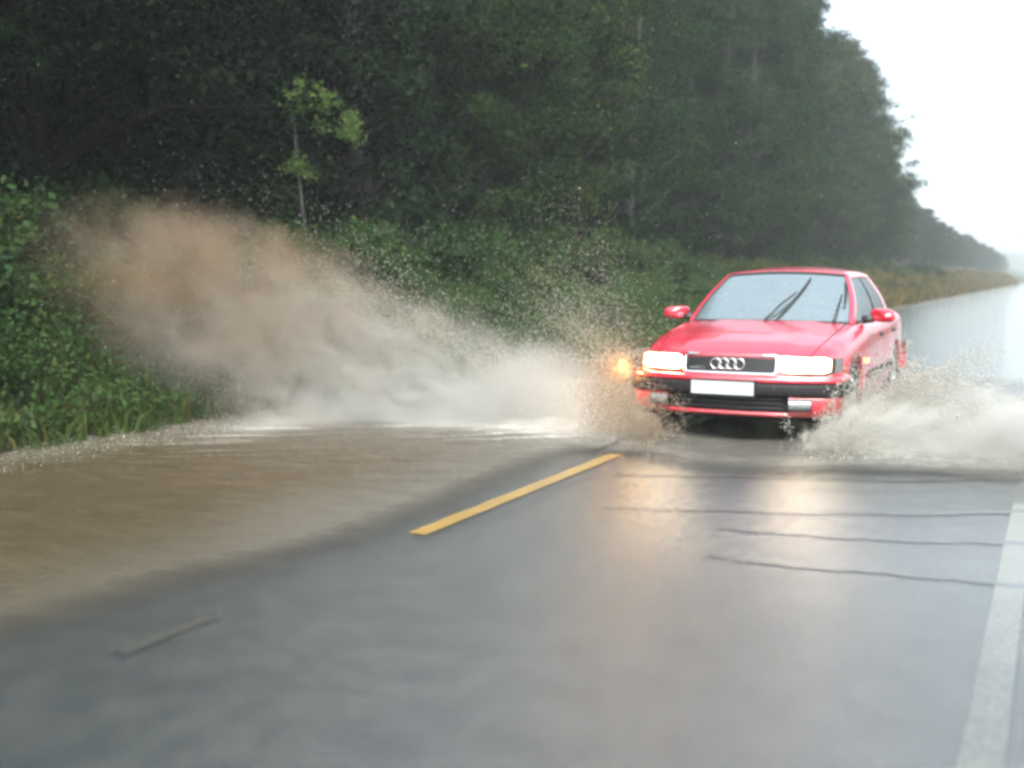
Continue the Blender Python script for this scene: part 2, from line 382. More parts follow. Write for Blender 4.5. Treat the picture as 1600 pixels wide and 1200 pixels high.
# ================================================================== vegetation
def leaf_quads(C, size, elong=1.6, droop=.4, up_bias=.5, seed=0):
    """C (n,3) centres -> rhombic leaves (folded quad as 2 tris merged: one quad each)"""
    r = np.random.default_rng(seed); n = len(C)
    az = r.uniform(0, 2*np.pi, n); el = r.normal(-droop, .45, n)
    d = np.stack([np.cos(az)*np.cos(el), np.sin(az)*np.cos(el), np.sin(el)], 1)
    nn = r.normal(0, 1, (n, 3)); nn[:, 2] += up_bias*2; s = np.cross(d, nn); s /= np.linalg.norm(s, axis=1, keepdims=True)+1e-9
    L = (size*r.uniform(.6, 1.35, n))[:, None]; W = L/elong/2
    b = C-d*L*.5; t = C+d*L*.5; mid = C-d*L*.08
    V = np.stack([b, mid+s*W, t, mid-s*W], 1).reshape(-1, 3)
    return V, np.arange(4*n).reshape(n, 4)
def tree_proto(name, h, rad, base, ncl, lpc, leafsize, seed, leafmat, barkmat, conic=0.0):
    r = np.random.default_rng(seed); rr = random.Random(seed)
    root = empty(name)
    # trunk + limbs
    tb = MB(); lean = (rr.uniform(-.04, .04), rr.uniform(-.04, .04)); npt = 10
    tp = [Vector((lean[0]*h*(i/npt)**1.3+.08*math.sin(i*1.3+seed), lean[1]*h*(i/npt)+.08*math.cos(i*1.7+seed), h*.93*i/npt-.3*(i == 0))) for i in range(npt+1)]
    r0 = .012*h+.04
    tb.tube(tp, [r0*(1-.9*i/npt)+.01 for i in range(npt+1)], 9)
    cl = []
    for k in range(ncl):
        t = r.uniform(0, 1)**.85; z = base+(h-base)*t
        prof = (math.sin(math.pi*min(1, .12+.88*t)**.8)**.7)*(1-conic)+conic*(1-t*.93)
        R_ = rad*max(.12, prof)*r.uniform(.75, 1.15); a = r.uniform(0, 2*np.pi); q = R_*math.sqrt(r.uniform(.12, 1))
        i = min(npt-1, int(z/h*npt)); c = tp[i]
        p = Vector((c.x+q*math.cos(a), c.y+q*math.sin(a), z-.12*q)); cl.append((p, r.uniform(.35, .75)*rad/2.4))
        if k % 3 == 0:
            j = max(1, min(npt-1, int((z-.35*q)/h*npt))); s0 = tp[j]
            mid = s0.lerp(p, .5)+Vector((0, 0, .12*q))
            rb = r0*.3*(1-z/h)+.012
            tb.tube([s0, mid, p], [rb, rb*.6, rb*.2], 5, caps=False)
    tb.build('trunk', barkmat, root)
    C = []
    for p, s in cl:
        n = int(lpc*r.uniform(.6, 1.3)); g_ = r.normal(0, 1, (n, 3)); g_ /= (np.linalg.norm(g_, axis=1, keepdims=True)+1e-6); g_ *= r.uniform(.15, 1, (n, 1))**.6
        g_[:, 2] *= .55; C.append(np.array(p)+g_*s)
    V, F = leaf_quads(np.concatenate(C), leafsize, seed=seed)
    me = npmesh('crown', V, F, [leafmat]); mobj('crown', me, root)
    return root
TP = [tree_proto('broadleaf_tree', 15, 3.0, 1.0, 250, 190, .115, 1, M['leaf'], M['bark']),
      tree_proto('broadleaf_tree', 16, 2.6, 1.4, 240, 190, .11, 2, M['leaf2'], M['birch']),
      tree_proto('broadleaf_tree', 14, 3.2, .9, 260, 190, .12, 3, M['leaf'], M['bark']),
      tree_proto('broadleaf_tree', 17, 2.4, 1.5, 260, 190, .105, 4, M['leaf2'], M['birch'], .35)]
DARK = []  # tree copies with shade put into leaf and bark colours
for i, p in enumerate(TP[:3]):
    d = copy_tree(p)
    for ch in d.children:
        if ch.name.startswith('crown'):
            ch.data = ch.data.copy(); ch.data.materials[0] = M['leaf_shaded']
        else: ch.data = ch.data.copy(); ch.data.materials[0] = M['shaded_bark']
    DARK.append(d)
used = set()
def hprof(y):
    return float(np.interp(y, [0, 60, 72, 84, 94, 102, 137, 212, 290, 400, 700], [15.5, 15.5, 16, 13.8, 10, 7.6, 6.2, 5.4, 4.8, 4.6, 4.6]) if y >= 60 else np.interp(y, [4, 14, 22, 36, 48, 60], [16, 14, 11, 11.5, 12.5, 15]))
def put_tree(proto, x, y, h, base_h, label, group, sc=1.0):
    o = proto if proto.name not in used else copy_tree(proto)
    used.add(proto.name); o.location = (x, y, float(bank_h(x, y))-.1); s = h/base_h
    o.scale = (s*sc, s*sc, s); o.rotation_euler = (0, 0, random.uniform(0, 6.28)); tag(o, label, 'tree', group); return o
BH = [15, 16, 14, 17]
GR = 'trees of the wood on the left bank'
def zone(y, row):
    if row >= 2: return 'tall dark tree deep inside the wood, seen between the front trees'
    if y < 10: return 'dark leafy tree over the left bank, lost in black shade above the brown plume'
    if y < 26: return 'dark green leafy tree standing in the front edge of the wood left of the car'
    if y < 60: return 'tall grey-green tree at the wood edge above the car roof'
    if y < 105: return 'tall misty tree where the wood edge steps down against the white sky'
    return 'low hazy tree far down the road where the wood fades into rain'
y = -4.0
while y < 330:
    st = 2.5 if y < 100 else 4.5 if y < 180 else 8
    near = y < 14
    for row, xb in enumerate((-11.6, -14.6, -18.2, -23)):
        if y > 105 and row > 1: continue
        if y > 60 and row > 2: continue
        k = random.randrange(4); x = xb+random.uniform(-.9, .9); yy = y+random.uniform(-.9, .9)+row*.8
        x -= 2.7*float(sstep(38, 62, yy))
        h = hprof(yy)*random.uniform(.86, 1.08) if yy < 60 else hprof(yy)*random.uniform(.88, .99)
        if row >= 1 and yy < 60: h *= 1.1
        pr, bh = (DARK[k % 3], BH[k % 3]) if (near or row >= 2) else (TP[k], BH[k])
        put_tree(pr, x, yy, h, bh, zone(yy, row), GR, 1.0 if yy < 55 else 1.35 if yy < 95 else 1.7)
    y += st*(1.0 if y < 60 else 1.15)

# shrubs and saplings
def shrub_proto(name, h, w, n, leafsize, seed, leafmat, stems=7, fern=False):
    r = np.random.default_rng(seed); rr = random.Random(seed); root = empty(name); tb = MB(); C = []
    for s in range(stems):
        a = rr.uniform(0, 6.28); q = w*rr.uniform(.2, 1); hh = h*rr.uniform(.55, 1)
        e = Vector((q*math.cos(a), q*math.sin(a), hh*(1-.35*(q/w)**2))); m_ = e*.5+Vector((0, 0, .22*hh)); m_.x *= .7; m_.y *= .7
        tb.tube([(0, 0, -.05), m_, e], [.014, .009, .004], 5, caps=False)
        k = int(n/stems); t = r.uniform(.25, 1, k)[:, None]
        A, B, Cc = np.zeros(3), np.array(m_), np.array(e)
        p = (1-t)**2*A+2*t*(1-t)*B+t*t*Cc
        C.append(p+r.normal(0, 1, (k, 3))*np.array([.16, .16, .13])*w*(.5+.6*t))
    tb.build('stems', M['bark'], root)
    C = np.concatenate(C); C[:, 2] = np.maximum(C[:, 2], .02)
    V, F = leaf_quads(C, leafsize, elong=1.5, seed=seed)
    mobj('foliage', npmesh('foliage', V, F, [leafmat]), root)
    return root
SP = [shrub_proto('leafy_shrub', 1.25, .85, 2600, .085, 21, M['herb'], 12), shrub_proto('leafy_shrub', 1.0, .95, 2400, .075, 22, M['leaf'], 12),
      shrub_proto('leafy_shrub', 1.5, .8, 2600, .095, 23, M['herb'], 10), shrub_proto('leafy_shrub', .9, .7, 1800, .07, 24, M['grass'], 14),
      shrub_proto('leafy_shrub', 1.1, .9, 2400, .09, 25, M['leaf2'], 11)]
def place_shrub(k, x, y, s, label, group):
    p = SP[k]; o = p if p.name not in used else copy_tree(p); used.add(p.name)
    o.location = (x, y, float(bank_h(x, y))-.03); o.scale = (s, s, s*random.uniform(.85, 1.1)); o.rotation_euler = (0, 0, random.uniform(0, 6.28))
    tag(o, label, 'shrub', group)
for i in range(235):
    t = i/235; y = 3.0+90*t**1.7; x = -random.uniform(7.55, 11.2)
    if y < 12: lab = 'bright green leafy shrub at the foot of the left bank beside the brown water'
    elif y < 30: lab = 'green leafy shrub on the slope behind the splash, below the dark wood'
    else: lab = 'small misty shrub on the bank beyond the red car'
    s = random.uniform(.7, 1.1)*(1 if x < -8.6 else .65)
    place_shrub(random.choice([0, 0, 1, 2, 3, 4]) if y < 30 else random.choice([3, 1, 4]), x, y, s, lab, 'shrubs on the left bank')
# yellow-green sapling arching out of the dark wood, leaf colour lightened as if lit
def sapling():
    root = empty('young_tree', (0, 0, 0)); tb = MB()
    main = [Vector(p) for p in ((0, 0, -.2), (.1, 0, 1.2), (.0, -.1, 2.6), (-.05, -.15, 3.9), (.12, -.25, 4.15), (.45, -.4, 3.75), (1.0, -.55, 3.3))]
    tb.tube(main, [.04, .035, .028, .022, .016, .011, .005], 7)
    r = np.random.default_rng(5); C = []
    for i in range(2, 7):
        for q in range(5):
            p = main[i]+Vector(r.normal(0, .12, 3)); e = p+Vector((r.uniform(-.15, .45), r.uniform(-.3, .3), r.uniform(-.35, .15)))
            tb.tube([p, e], [.006, .002], 4, caps=False); k = 60; t = r.uniform(0, 1, (k, 1))
            C.append(np.array(p)*(1-t)+np.array(e)*t+r.normal(0, .08, (k, 3)))
    tb.build('trunk', M['birch'], root); V, F = leaf_quads(np.concatenate(C), .09, seed=8)
    mobj('foliage', npmesh('foliage', V, F, [M['leaf_lit']]), root); return root
s1 = sapling(); s1.location = (-9.6, 12.0, float(bank_h(-9.6, 12.0))); s1.rotation_euler = (0, 0, R(25)); s1.scale = (.72, .72, .66)
tag(s1, 'slender young tree with yellow-green leaves coloured as if lit, arching out of the dark wood', 'tree')

# ground cover on the bank: weeds and grass
def cover(name, x0, x1, y0, y1, n, hgt, mat, seed, label, dens_pow=1.0, wid=.012):
    r = np.random.default_rng(seed); X = r.uniform(x0, x1, n); Y = y0+(y1-y0)*r.uniform(0, 1, n)**dens_pow
    Z = bank_h(X, Y); h = hgt*r.uniform(.4, 1.15, n)*(1+Y*.004); a = r.uniform(0, 2*np.pi, n); w_ = wid*r.uniform(.6, 1.5, n)*(1+Y*.03)
    ln = h*r.uniform(.15, .75, n); a2 = r.uniform(0, 2*np.pi, n)
    B = np.stack([X, Y, Z-.02], 1); S = np.stack([np.cos(a), np.sin(a), 0*a], 1)*w_[:, None]; L = np.stack([np.cos(a2), np.sin(a2), 0*a], 1)
    up = np.array([0, 0, 1.])
    m1 = B+up*(h*.6)[:, None]+L*(ln*.3)[:, None]; t1 = B+up*(h*.95)[:, None]+L*ln[:, None]
    V = np.stack([B-S, B+S, m1+S*.8, m1-S*.8, t1], 1).reshape(-1, 3)
    b = np.arange(n)*5; F = [tuple(q) for q in np.stack([b, b+1, b+2, b+3], 1).tolist()]+[tuple(q) for q in np.stack([b+3, b+2, b+4], 1).tolist()]
    return tag(mobj(name, npmesh(name, V, F, [mat])), label, 'grass', kind='stuff')
cover('grass', -11.5, -7.05, 1, 40, 36000, .30, M['grass'], 31, 'long wet grass and weeds covering the left bank', 1.5)
cover('dry_grass', -10.5, -6.6, 32, 200, 42000, .5, M['dry'], 32, 'yellowish dry grass on the far roadside bank beyond the car', 1.7, .02)
cover('verge_grass', 1.15, 8, -3, 60, 24000, .3, M['grass'], 33, 'green grass on the right-hand verge beside the road', 1.5)
def weeds(name, x0, x1, y0, y1, n, mat, seed, label, zmax=.5, sz=.07):
    r = np.random.default_rng(seed); X = r.uniform(x0, x1, n); Y = y0+(y1-y0)*r.uniform(0, 1, n)**1.4
    hh = zmax*(.25+.9*vnoise(X, Y, 1.6, seed)); C = np.stack([X, Y, bank_h(X, Y)+hh*r.uniform(0, 1, n)], 1)
    V, F = leaf_quads(C, sz, seed=seed); return tag(mobj(name, npmesh(name, V, F, [mat])), label, 'plants', kind='stuff')
weeds('ground_cover', -11.8, -7.15, 1, 34, 170000, M['herb'], 41, 'low leafy ground cover of nettles and ferns on the left bank', .62, .06)
weeds('undergrowth', -15.5, -10.2, 0, 75, 110000, M['leaf_shaded'], 42, 'dark leafy undergrowth at the foot of the wood', 2.0, .12)

# distant hill behind the far trees
hx = np.linspace(-500, 300, 60); hy = np.linspace(520, 900, 14); HX, HY = np.meshgrid(hx, hy, indexing='ij')
HZ = 40*np.exp(-((HX+180)/170)**2)*sstep(520, 700, HY)*(.7+.5*vnoise(HX, HY, .012, 4))-.5
tag(mobj('hill', npmesh('hill', np.stack([HX, HY, HZ], -1).reshape(-1, 3), gridF(60, 14), [M['soil']], smooth=True)), kind='structure')

# ================================================================== red saloon car
def mat_carpaint():
    m = NM('wet_red_paint'); p = m.pos(); drops = m.n('ShaderNodeTexVoronoi', i_Vector=p); drops.inputs['Scale'].default_value = 70
    d = m.ramp(drops.outputs['Distance'], [(.0, 1), (.35, 0)]); n = m.noise(p, 4, 4)
    film = m.noise(m.mapv(p, (1, 1, .4)), 9, 4, .6)
    lowz = m.n('ShaderNodeSeparateXYZ', i_Vector=p).outputs[2]
    dirt = m.math('MULTIPLY', m.ramp(lowz, [(.25, 1), (.62, 0)]), m.ramp(n, [(.4, 0), (.65, .5)]))
    col = m.mix(dirt, (.50, .006, .03), (.16, .10, .06))
    b = m.bump(m.math('ADD', m.math('MULTIPLY', d, .5), film), .004, .6)
    return m.done(m.pbr(Base_Color=col, Roughness=.3, IOR=1.7, Coat_Weight=1, Coat_Roughness=.08, Coat_IOR=1.7, Normal=b, Coat_Normal=b))
M['paint'] = mat_carpaint()
M['black'] = plain('black_plastic', (.018, .018, .02), .45)
M['strip'] = plain('dark_bumper_rubber', (.014, .012, .013), .6, spec=.2)
M['dark'] = plain('dark_cavity', (.006, .006, .007), .9)
M['rubber'] = plain('tyre_rubber', (.02, .02, .02), .7)
M['chrome'] = plain('chrome_trim', (.75, .76, .78), .16, 1)
M['alloy'] = plain('alloy_rim', (.45, .46, .47), .35, .8)
M['plate'] = plain('plate_white', (.42, .43, .44), .4)
M['seat'] = plain('grey_seat_cloth', (.05, .05, .055), .9)
M['lens_clear'] = plain('fog_lens_glass', (.20, .21, .215), .18, .2)
M['taillens'] = plain('red_tail_lens', (.35, .01, .01), .15)
M['lamp'] = plain('lit_headlamp', (1, .95, .8), .3, emit=(1, .82, .58), es=11)
M['lamp_halo'] = plain('lamp_halo_glow', (1, .9, .7), .3, emit=(1, .40, .10), es=.5)  # orange emission stands for the warm halo round the headlamps
M['amber'] = plain('lit_amber_lens', (.9, .3, .03), .3, emit=(1, .32, .06), es=3.5)
def mat_glass(name, refl, tint, rough):
    m = NM(name); p = m.pos(); b = m.bump(m.noise(p, 35, 3, .6), .003, .5)
    g = m.n('ShaderNodeBsdfGlossy', i_Roughness=rough, i_Normal=b); m.set(g.inputs['Color'], (.92, .98, 1))
    t = m.n('ShaderNodeBsdfTransparent'); m.set(t.inputs[0], tint)
    film = m.n('ShaderNodeBsdfDiffuse'); m.set(film.inputs[0], (.24, .33, .33) if refl > .2 else (.1, .12, .12))
    lw = m.n('ShaderNodeLayerWeight'); lw.inputs[0].default_value = .35
    mx1 = m.n('ShaderNodeMixShader'); mx1.inputs[0].default_value = .30 if refl > .2 else .02; m.t.links.new(t.outputs[0], mx1.inputs[1]); m.t.links.new(film.outputs[0], mx1.inputs[2])
    mx = m.n('ShaderNodeMixShader'); m.set(mx.inputs[0], m.math('ADD', refl, m.math('MULTIPLY', lw.outputs['Fresnel'], .7 if refl > .2 else .3), clamp=True))
    m.t.links.new(mx1.outputs[0], mx.inputs[1]); m.t.links.new(g.outputs[0], mx.inputs[2]); return m.done(mx.outputs[0])
M['screen'] = mat_glass('wet_windscreen_glass', .36, (.45, .55, .53), .10)
M['glass'] = mat_glass('tinted_side_glass', .04, (.22, .30, .27), .04)

def lerpt(tab, y):
    return float(np.interp(y, [a for a, _ in tab], [b for _, b in tab]))
WID = [(0.0, .775), (.12, .80), (.3, .835), (.6, .868), (1.0, .882), (1.6, .888), (3.0, .888), (3.7, .88), (4.2, .86), (4.55, .83), (4.79, .78)]
ZC = [(.08, .715), (.14, .745), (.3, .80), (.6, .855), (1.0, .905), (1.38, .945), (1.5, .95), (3.9, 1.01), (4.1, 1.01), (4.5, .99), (4.72, .94), (4.79, .88)]
ZS = [(.08, .68), (.14, .705), (.3, .745), (.6, .79), (1.0, .84), (1.4, .885), (2.0, .91), (3.9, .945), (4.5, .93), (4.79, .85)]
AX, AXR, AR = .93, 3.63, .385
def bend(x, y):
    ax = min(abs(x)/.86, 1.05)
    b = y+.20*ax**2.6*max(0, 1-y/1.1)**1.6
    if y > 3.9: b -= .12*ax**3*((y-3.9)/.89)**2
    return b
def sect(y, s):
    """s 0 centre .. 7 sill; smooth section"""
    W, zc, zs = lerpt(WID, y), lerpt(ZC, y), lerpt(ZS, y)
    c = [(0, zc), (.40*W, zc-.004), (.80*W, zc-.024), (.925*W, zs+.004+.25*(zc-.024-zs)*.5), (.985*W, zs-.075), (W, .56), (.99*W, .38), (.955*W, .21)]
    i = min(int(s), 6); t = s-i
    def P(k):
        if k < 0: return (-c[1][0], c[1][1])
        if k > 7: return (2*c[7][0]-c[6][0], 2*c[7][1]-c[6][1])
        return c[k]
    p0, p1, p2, p3 = P(i-1), P(i), P(i+1), P(i+2)
    f = lambda a, b, cc, d: .5*((2*b)+(cc-a)*t+(2*a-5*b+4*cc-d)*t*t+(-a+3*b-3*cc+d)*t**3)
    return f(p0[0], p1[0], p2[0], p3[0]), f(p0[1], p1[1], p2[1], p3[1])
def slow(y):
    """last section parameter, cut by the wheel arches"""
    z = .21
    for a in (AX, AXR):
        if abs(y-a) < AR: z = max(z, .30+math.sqrt(AR**2-(y-a)**2))
    if z <= .22: return 7.0
    lo_, hi_ = 3.0, 7.0
    for _ in range(18):
        mid = (lo_+hi_)/2
        if sect(y, mid)[1] > z: lo_ = mid
        else: hi_ = mid
    return lo_
def cpt(y, s, side):
    x, z = sect(y, s); return (side*x, bend(x, y), z)
def side_panel(mb, y0, y1, s0, side, off=0):
    ysl = sorted(set(list(np.linspace(y0, y1, max(3, int((y1-y0)/.05))))+[a+q for a in (AX, AXR) for q in (-AR, -AR*.97, -AR*.9, AR*.9, AR*.97, AR) if y0 < a+q < y1]))
    G = []
    for y_ in ysl:
        sl_ = slow(y_); row = []
        for k in range(17):
            x, z = sect(y_, s0+(sl_-s0)*k/16); row.append((side*(x-off), bend(x, y_), z))
        # inner return lip
        x, z = sect(y_, sl_); row.append((side*(x-.07), bend(x, y_), z+.004)); G.append(row)
    mb.grid(G, flip=(side < 0))
def build_car():
    car = empty('saloon_car')
    tag(car, 'red saloon car with lit headlamps driving through the flood water', 'car')
    # ---- body: fenders, quarters, roof, pillars, fascia, sills
    for s in (1, -1):
        mb = MB(); side_panel(mb, .10, 1.555, 2.0, s); side_panel(mb, 3.50, 4.79, 2.0, s)
        G = [[cpt(y_, q, s) for q in (2.0, 2.5, 3.0, 3.2)] for y_ in np.linspace(1.55, 3.55, 30)]; mb.grid(G, flip=(s < 0))
        G = [[cpt(y_, q, s) for q in (6.3, 6.7, 7.0)] for y_ in np.linspace(AX+AR, AXR-AR, 24)]
        G = [[(p[0]-s*.012, p[1], p[2]) for p in r] for r in G]; mb.grid(G, flip=(s < 0))
        mb.build('body_side', M['paint'], car)
    # cowl and rear deck
    mb = MB(); mb.grid([[cpt(y_, 2*abs(u), 1 if u >= 0 else -1) for u in np.linspace(-1, 1, 17)] for y_ in (1.385, 1.46, 1.6)])
    mb.build('cowl', M['black'], car)
    mb = MB(); mb.grid([[cpt(y_, 2*abs(u), 1 if u >= 0 else -1) for u in np.linspace(-1, 1, 17)] for y_ in np.linspace(3.86, 4.79, 16)])
    G = [[(x, bend(abs(x), 4.79), z) for x in np.linspace(-.78*(.8 if z > .8 else 1), .78*(.8 if z > .8 else 1), 15)] for z in (.88, .8, .7, .5)]; mb.grid(G)
    mb.build('boot_lid', M['paint'], car)
    # bonnet with raised centre and shut lines
    G = []
    for y_ in list(np.linspace(.085, .2, 5))+list(np.linspace(.26, 1.375, 22)):
        row = []
        for u in np.linspace(-1, 1, 33):
            x, z = sect(y_, 1.965*abs(u)); ridge = .011*(1-float(sstep(.60, .74, abs(u))))*float(sstep(.1, .35, y_))
            row.append(((1 if u >= 0 else -1)*x, bend(x, y_), z+.002+ridge))
        G.append(row)
    G.insert(0, [(p[0], p[1]+.004, p[2]-.03) for p in G[0]])
    MB().grid(G).build('bonnet', M['paint'], car)
    # shut-line backing under the panels
    mb = MB(); mb.grid([[(p[0]*.97, p[1], p[2]-.03) for p in [cpt(y_, 3*abs(u), 1 if u >= 0 else -1) for u in np.linspace(-1, 1, 17)]] for y_ in np.linspace(.22, 1.5, 12)])
    for s in (1, -1):
        G = []
        for y_ in np.linspace(1.35, 3.6, 40):
            sl_ = slow(y_); G.append([(s*(sect(y_, 3+(sl_-3)*k/8)[0]-.02), y_, sect(y_, 3+(sl_-3)*k/8)[1]) for k in range(9)])
        mb.grid(G)
        for a in (AX, AXR):     # wheel housings
            G = [[(s*xx, a+(AR+.01)*math.cos(t), .30+(AR+.01)*math.sin(t)) for xx in (.50, .875)] for t in np.linspace(-.25, math.pi+.25, 22)]; mb.grid(G)
            G = [[(s*.50, a+(AR+.01)*q*math.cos(t), .30+(AR+.01)*q*math.sin(t)) for q in (0, 1)] for t in np.linspace(-.25, math.pi+.25, 22)]; mb.grid(G)
    mb.box((-.80, .25, .17), (.80, .52, .40)); mb.box((-.50, .3, .16), (.50, 4.5, .24)); mb.box((-.80, 1.4, .17), (.80, 3.2, .23))
    mb.box((-.74, 1.45, .5), (.74, 1.5, .9))
    mb.build('underbody', M['dark'], car, smooth=False)
    # ---- fascia between bonnet edge and bumper (red), carries lamps and grille
    def fx(x, z, out=0): return (x, bend(abs(x), .02)+.085-.05*(.73-z)/.2-out, z)
    mb = MB(); G = [[fx(x, z) for x in np.linspace(-.80, .80, 41)] for z in (.53, .56, .6, .65, .69, .712)]; mb.grid(G); mb.build('front_panel', M['paint'], car)
    # grille
    zg0, zg1, xg = .572, .706, .372
    mb = MB(); G = [[fx(x, z, .004) for x in np.linspace(-xg, xg, 9)] for z in (zg0, zg1)]; mb.grid(G)
    for k in range(8):
        z = zg0+.016+k*.0155; G = [[fx(x, z+dz, o_) for x in np.linspace(-xg+.01, xg-.01, 13)] for dz, o_ in ((0, .006), (0, .014), (.005, .014), (.005, .006))]; mb.grid(G)
    gr = mb.build('grille', M['black'], car, smooth=False)
    mb = MB()
    def rr_loop(w0, z0, z1, r, out, n=5):
        L = []
        for (cx, cz, a0) in ((w0-r, z1-r, 0), (-w0+r, z1-r, 90), (-w0+r, z0+r, 180), (w0-r, z0+r, 270)):
            for k in range(n+1):
                a = R(a0+90*k/n); L.append(fx(cx+r*math.cos(a), cz+r*math.sin(a), out))
        return L
    loops = [rr_loop(xg-.004, zg0+.004, zg1-.004, .02, .006), rr_loop(xg, zg0, zg1, .024, .026), rr_loop(xg+.016, zg0-.016, zg1+.014, .034, .026), rr_loop(xg+.022, zg0-.022, zg1+.02, .038, .003)]
    mb.grid(loops, closed_v=True); mb.build('grille_surround', M['chrome'], gr)
    mb = MB()
    for k in range(4):
        c = fx((k-1.5)*.064-.01, .640, .028); a = [Vector((c[0]+.042*math.cos(t), c[1], c[2]+.042*math.sin(t))) for t in np.linspace(0, 2*math.pi, 33)]
        mb.tube(a, .0058, 6, caps=False)
    mb.build('ring_emblem', M['chrome'], gr)
    tc = bpy.data.curves.new('model_badge', 'FONT'); tc.body = 'quattro'; tc.size = .044; tc.extrude = .002; tc.materials.append(M['chrome'])
    tmp = bpy.data.objects.new('badge_text', tc); link(tmp); bpy.context.view_layer.update(); tme = bpy.data.meshes.new_from_object(tmp.evaluated_get(bpy.context.evaluated_depsgraph_get())); bpy.data.objects.remove(tmp)
    to = mobj('badge', tme, gr); p_ = fx(-.335, .592, .018); to.location = p_; to.rotation_euler = (R(90), 0, 0)
    # headlamps
    for s in (1, -1):
        hl = None; mb = MB()
        def patch(x0, x1, z0, z1, out, n=9, tap=0, rc=.02):
            G = []
            for j in range(7):
                row = []
                for i in range(n):
                    x = x0+(x1-x0)*i/(n-1); zz0 = z0+tap*(i/(n-1)); zz1 = z1-tap*.9*(i/(n-1))
                    e = min(x-x0, x1-x); q = rc*max(0, 1-e/rc)**2
                    row.append(fx(s*x, zz0+q+(zz1-zz0-2*q)*j/6, out+.008*math.sin(math.pi*i/(n-1))))
                G.append(row)
            return G
        mb.grid(patch(.402, .815, .560, .712, .006), flip=(s < 0))
        hl = mb.build('headlight', M['dark'], car)
        MB().grid(patch(.415, .636, .590, .694, .020, rc=.012), flip=(s < 0)).build('main_lamp', M['lamp'], hl)
        MB().grid(patch(.658, .768, .594, .694, .024, rc=.045), flip=(s < 0)).build('outer_lamp', M['lamp'], hl)
        MB().grid(patch(.408, .79, .578, .704, .013, rc=.015), flip=(s < 0)).build('reflector', M['lamp_halo'], hl)  # reflector rim glows orange as the lamps' halo
        # indicator wrapping round the corner
        G = [[(s*(sect(.14+.26*i/8, 4)[0]+.008 if i > 1 else .80+.012*i), bend(.84, .03+.26*i/8)+.05, z) for i in range(9)] for z in (.575, .62, .66, .695)]
        mb = MB(); mb.grid(G, flip=(s < 0)); ind = mb.build('indicator', M['amber'] if s < 0 else M['lens_clear'], car); 
        l = bpy.data.lights.new('beam', 'SPOT'); l.energy = .2; l.color = (1, .80, .5); l.spot_size = R(75); l.spot_blend = .8; l.shadow_soft_size = .07
        lo_ = bpy.data.objects.new('beam', l); link(lo_, hl); lo_.location = fx(s*.58, .64, .06); lo_.rotation_euler = (R(86), 0, R(180))
    # ---- bumper swept round the front
    path = [(x, bend(x, .0)-.035) for x in np.linspace(0, .80, 17)]
    path += [(.845, bend(.8, 0)+.012), (.872, bend(.8, 0)+.06), (.886, bend(.8, 0)+.14), (.892, .40), (.893, .48), (.893, AX-AR+.012)]
    def sweep(prof, i0, i1, mirror=True):
        mb_ = MB()
        for s in (1, -1):
            G = []
            for i in range(i0, i1):
                x, y_ = path[i]; a = path[max(0, i-1)]; b_ = path[min(len(path)-1, i+1)]
                tx, ty = b_[0]-a[0], b_[1]-a[1]
                if i == 0: tx, ty = 1, 0
                L = math.hypot(tx, ty); nx, ny = ty/L, -tx/L
                G.append([(s*(x+nx*d), y_+ny*d, z) for d, z in prof])
            mb_.grid(G, flip=(s > 0))
        return mb_
    n = len(path)
    sweep([(-.10, .548), (-.02, .548), (-.004, .54), (0, .525), (0, .502), (-.03, .498)], 0, n).build('bumper', M['paint'], car); bu = car.children[-1]
    low = sweep([(-.03, .392), (-.004, .390), (0, .37), (-.006, .30), (-.022, .235), (-.05, .225)], 10, n)
    l2 = sweep([(-.05, .262), (-.018, .258), (-.020, .235), (-.05, .222), (-.15, .22)], 0, 11); low.add(l2.V, l2.F); low.build('lower_bumper', M['paint'], bu)
    sweep([(-.03, .498), (.012, .494), (.020, .475), (.020, .415), (.012, .396), (-.03, .392)], 0, n).build('rubber_strip', M['strip'], bu)
    sweep([(-.055, .392), (-.05, .33), (-.05, .25)], 0, 11).build('air_intake', M['dark'], bu)
    mb = MB()
    for z in (.29, .33, .365):
        q = sweep([(-.05, z), (-.028, z), (-.028, z+.009), (-.05, z+.009)], 0, 10); mb.add(q.V, q.F)
    mb.build('intake_slats', M['black'], bu, smooth=False)
    for s in (1, -1):
        mb = MB(); G = []
        for i in range(8):
            x = .505+.165*i/7; yb = bend(x, 0)-.035
            G.append([(s*x, yb-.010+d, z) for d, z in ((.03, .288), (0, .292), (-.008, .33), (0, .366), (.03, .37))])
        mb.grid(G, flip=(s < 0)); fo = mb.build('fog_lamp', M['lens_clear'], bu)
        mb = MB(); mb.tube([(s*.50, bend(.5, 0)-.042, .285), (s*.675, bend(.67, 0)-.042, .285), (s*.675, bend(.67, 0)-.042, .373), (s*.50, bend(.5, 0)-.042, .373), (s*.50, bend(.5, 0)-.042, .285)], .006, 5); mb.build('bezel', M['black'], fo)
    # number plate (blank)
    mb = MB(); yb = -.068; mb.box((-.275, yb-.006, .398), (.245, yb+.004, .512)); pl = mb.build('number_plate', M['plate'], car, smooth=False, bevel=.004)
    mb = MB()
    for (x0, x1, z0, z1) in ((-.275, .245, .512, .520), (-.275, .245, .390, .398), (-.283, -.275, .39, .52), (.245, .253, .39, .52)): mb.box((x0, yb-.012, z0), (x1, yb+.03, z1))
    mb.build('plate_frame', M['black'], pl, smooth=False)
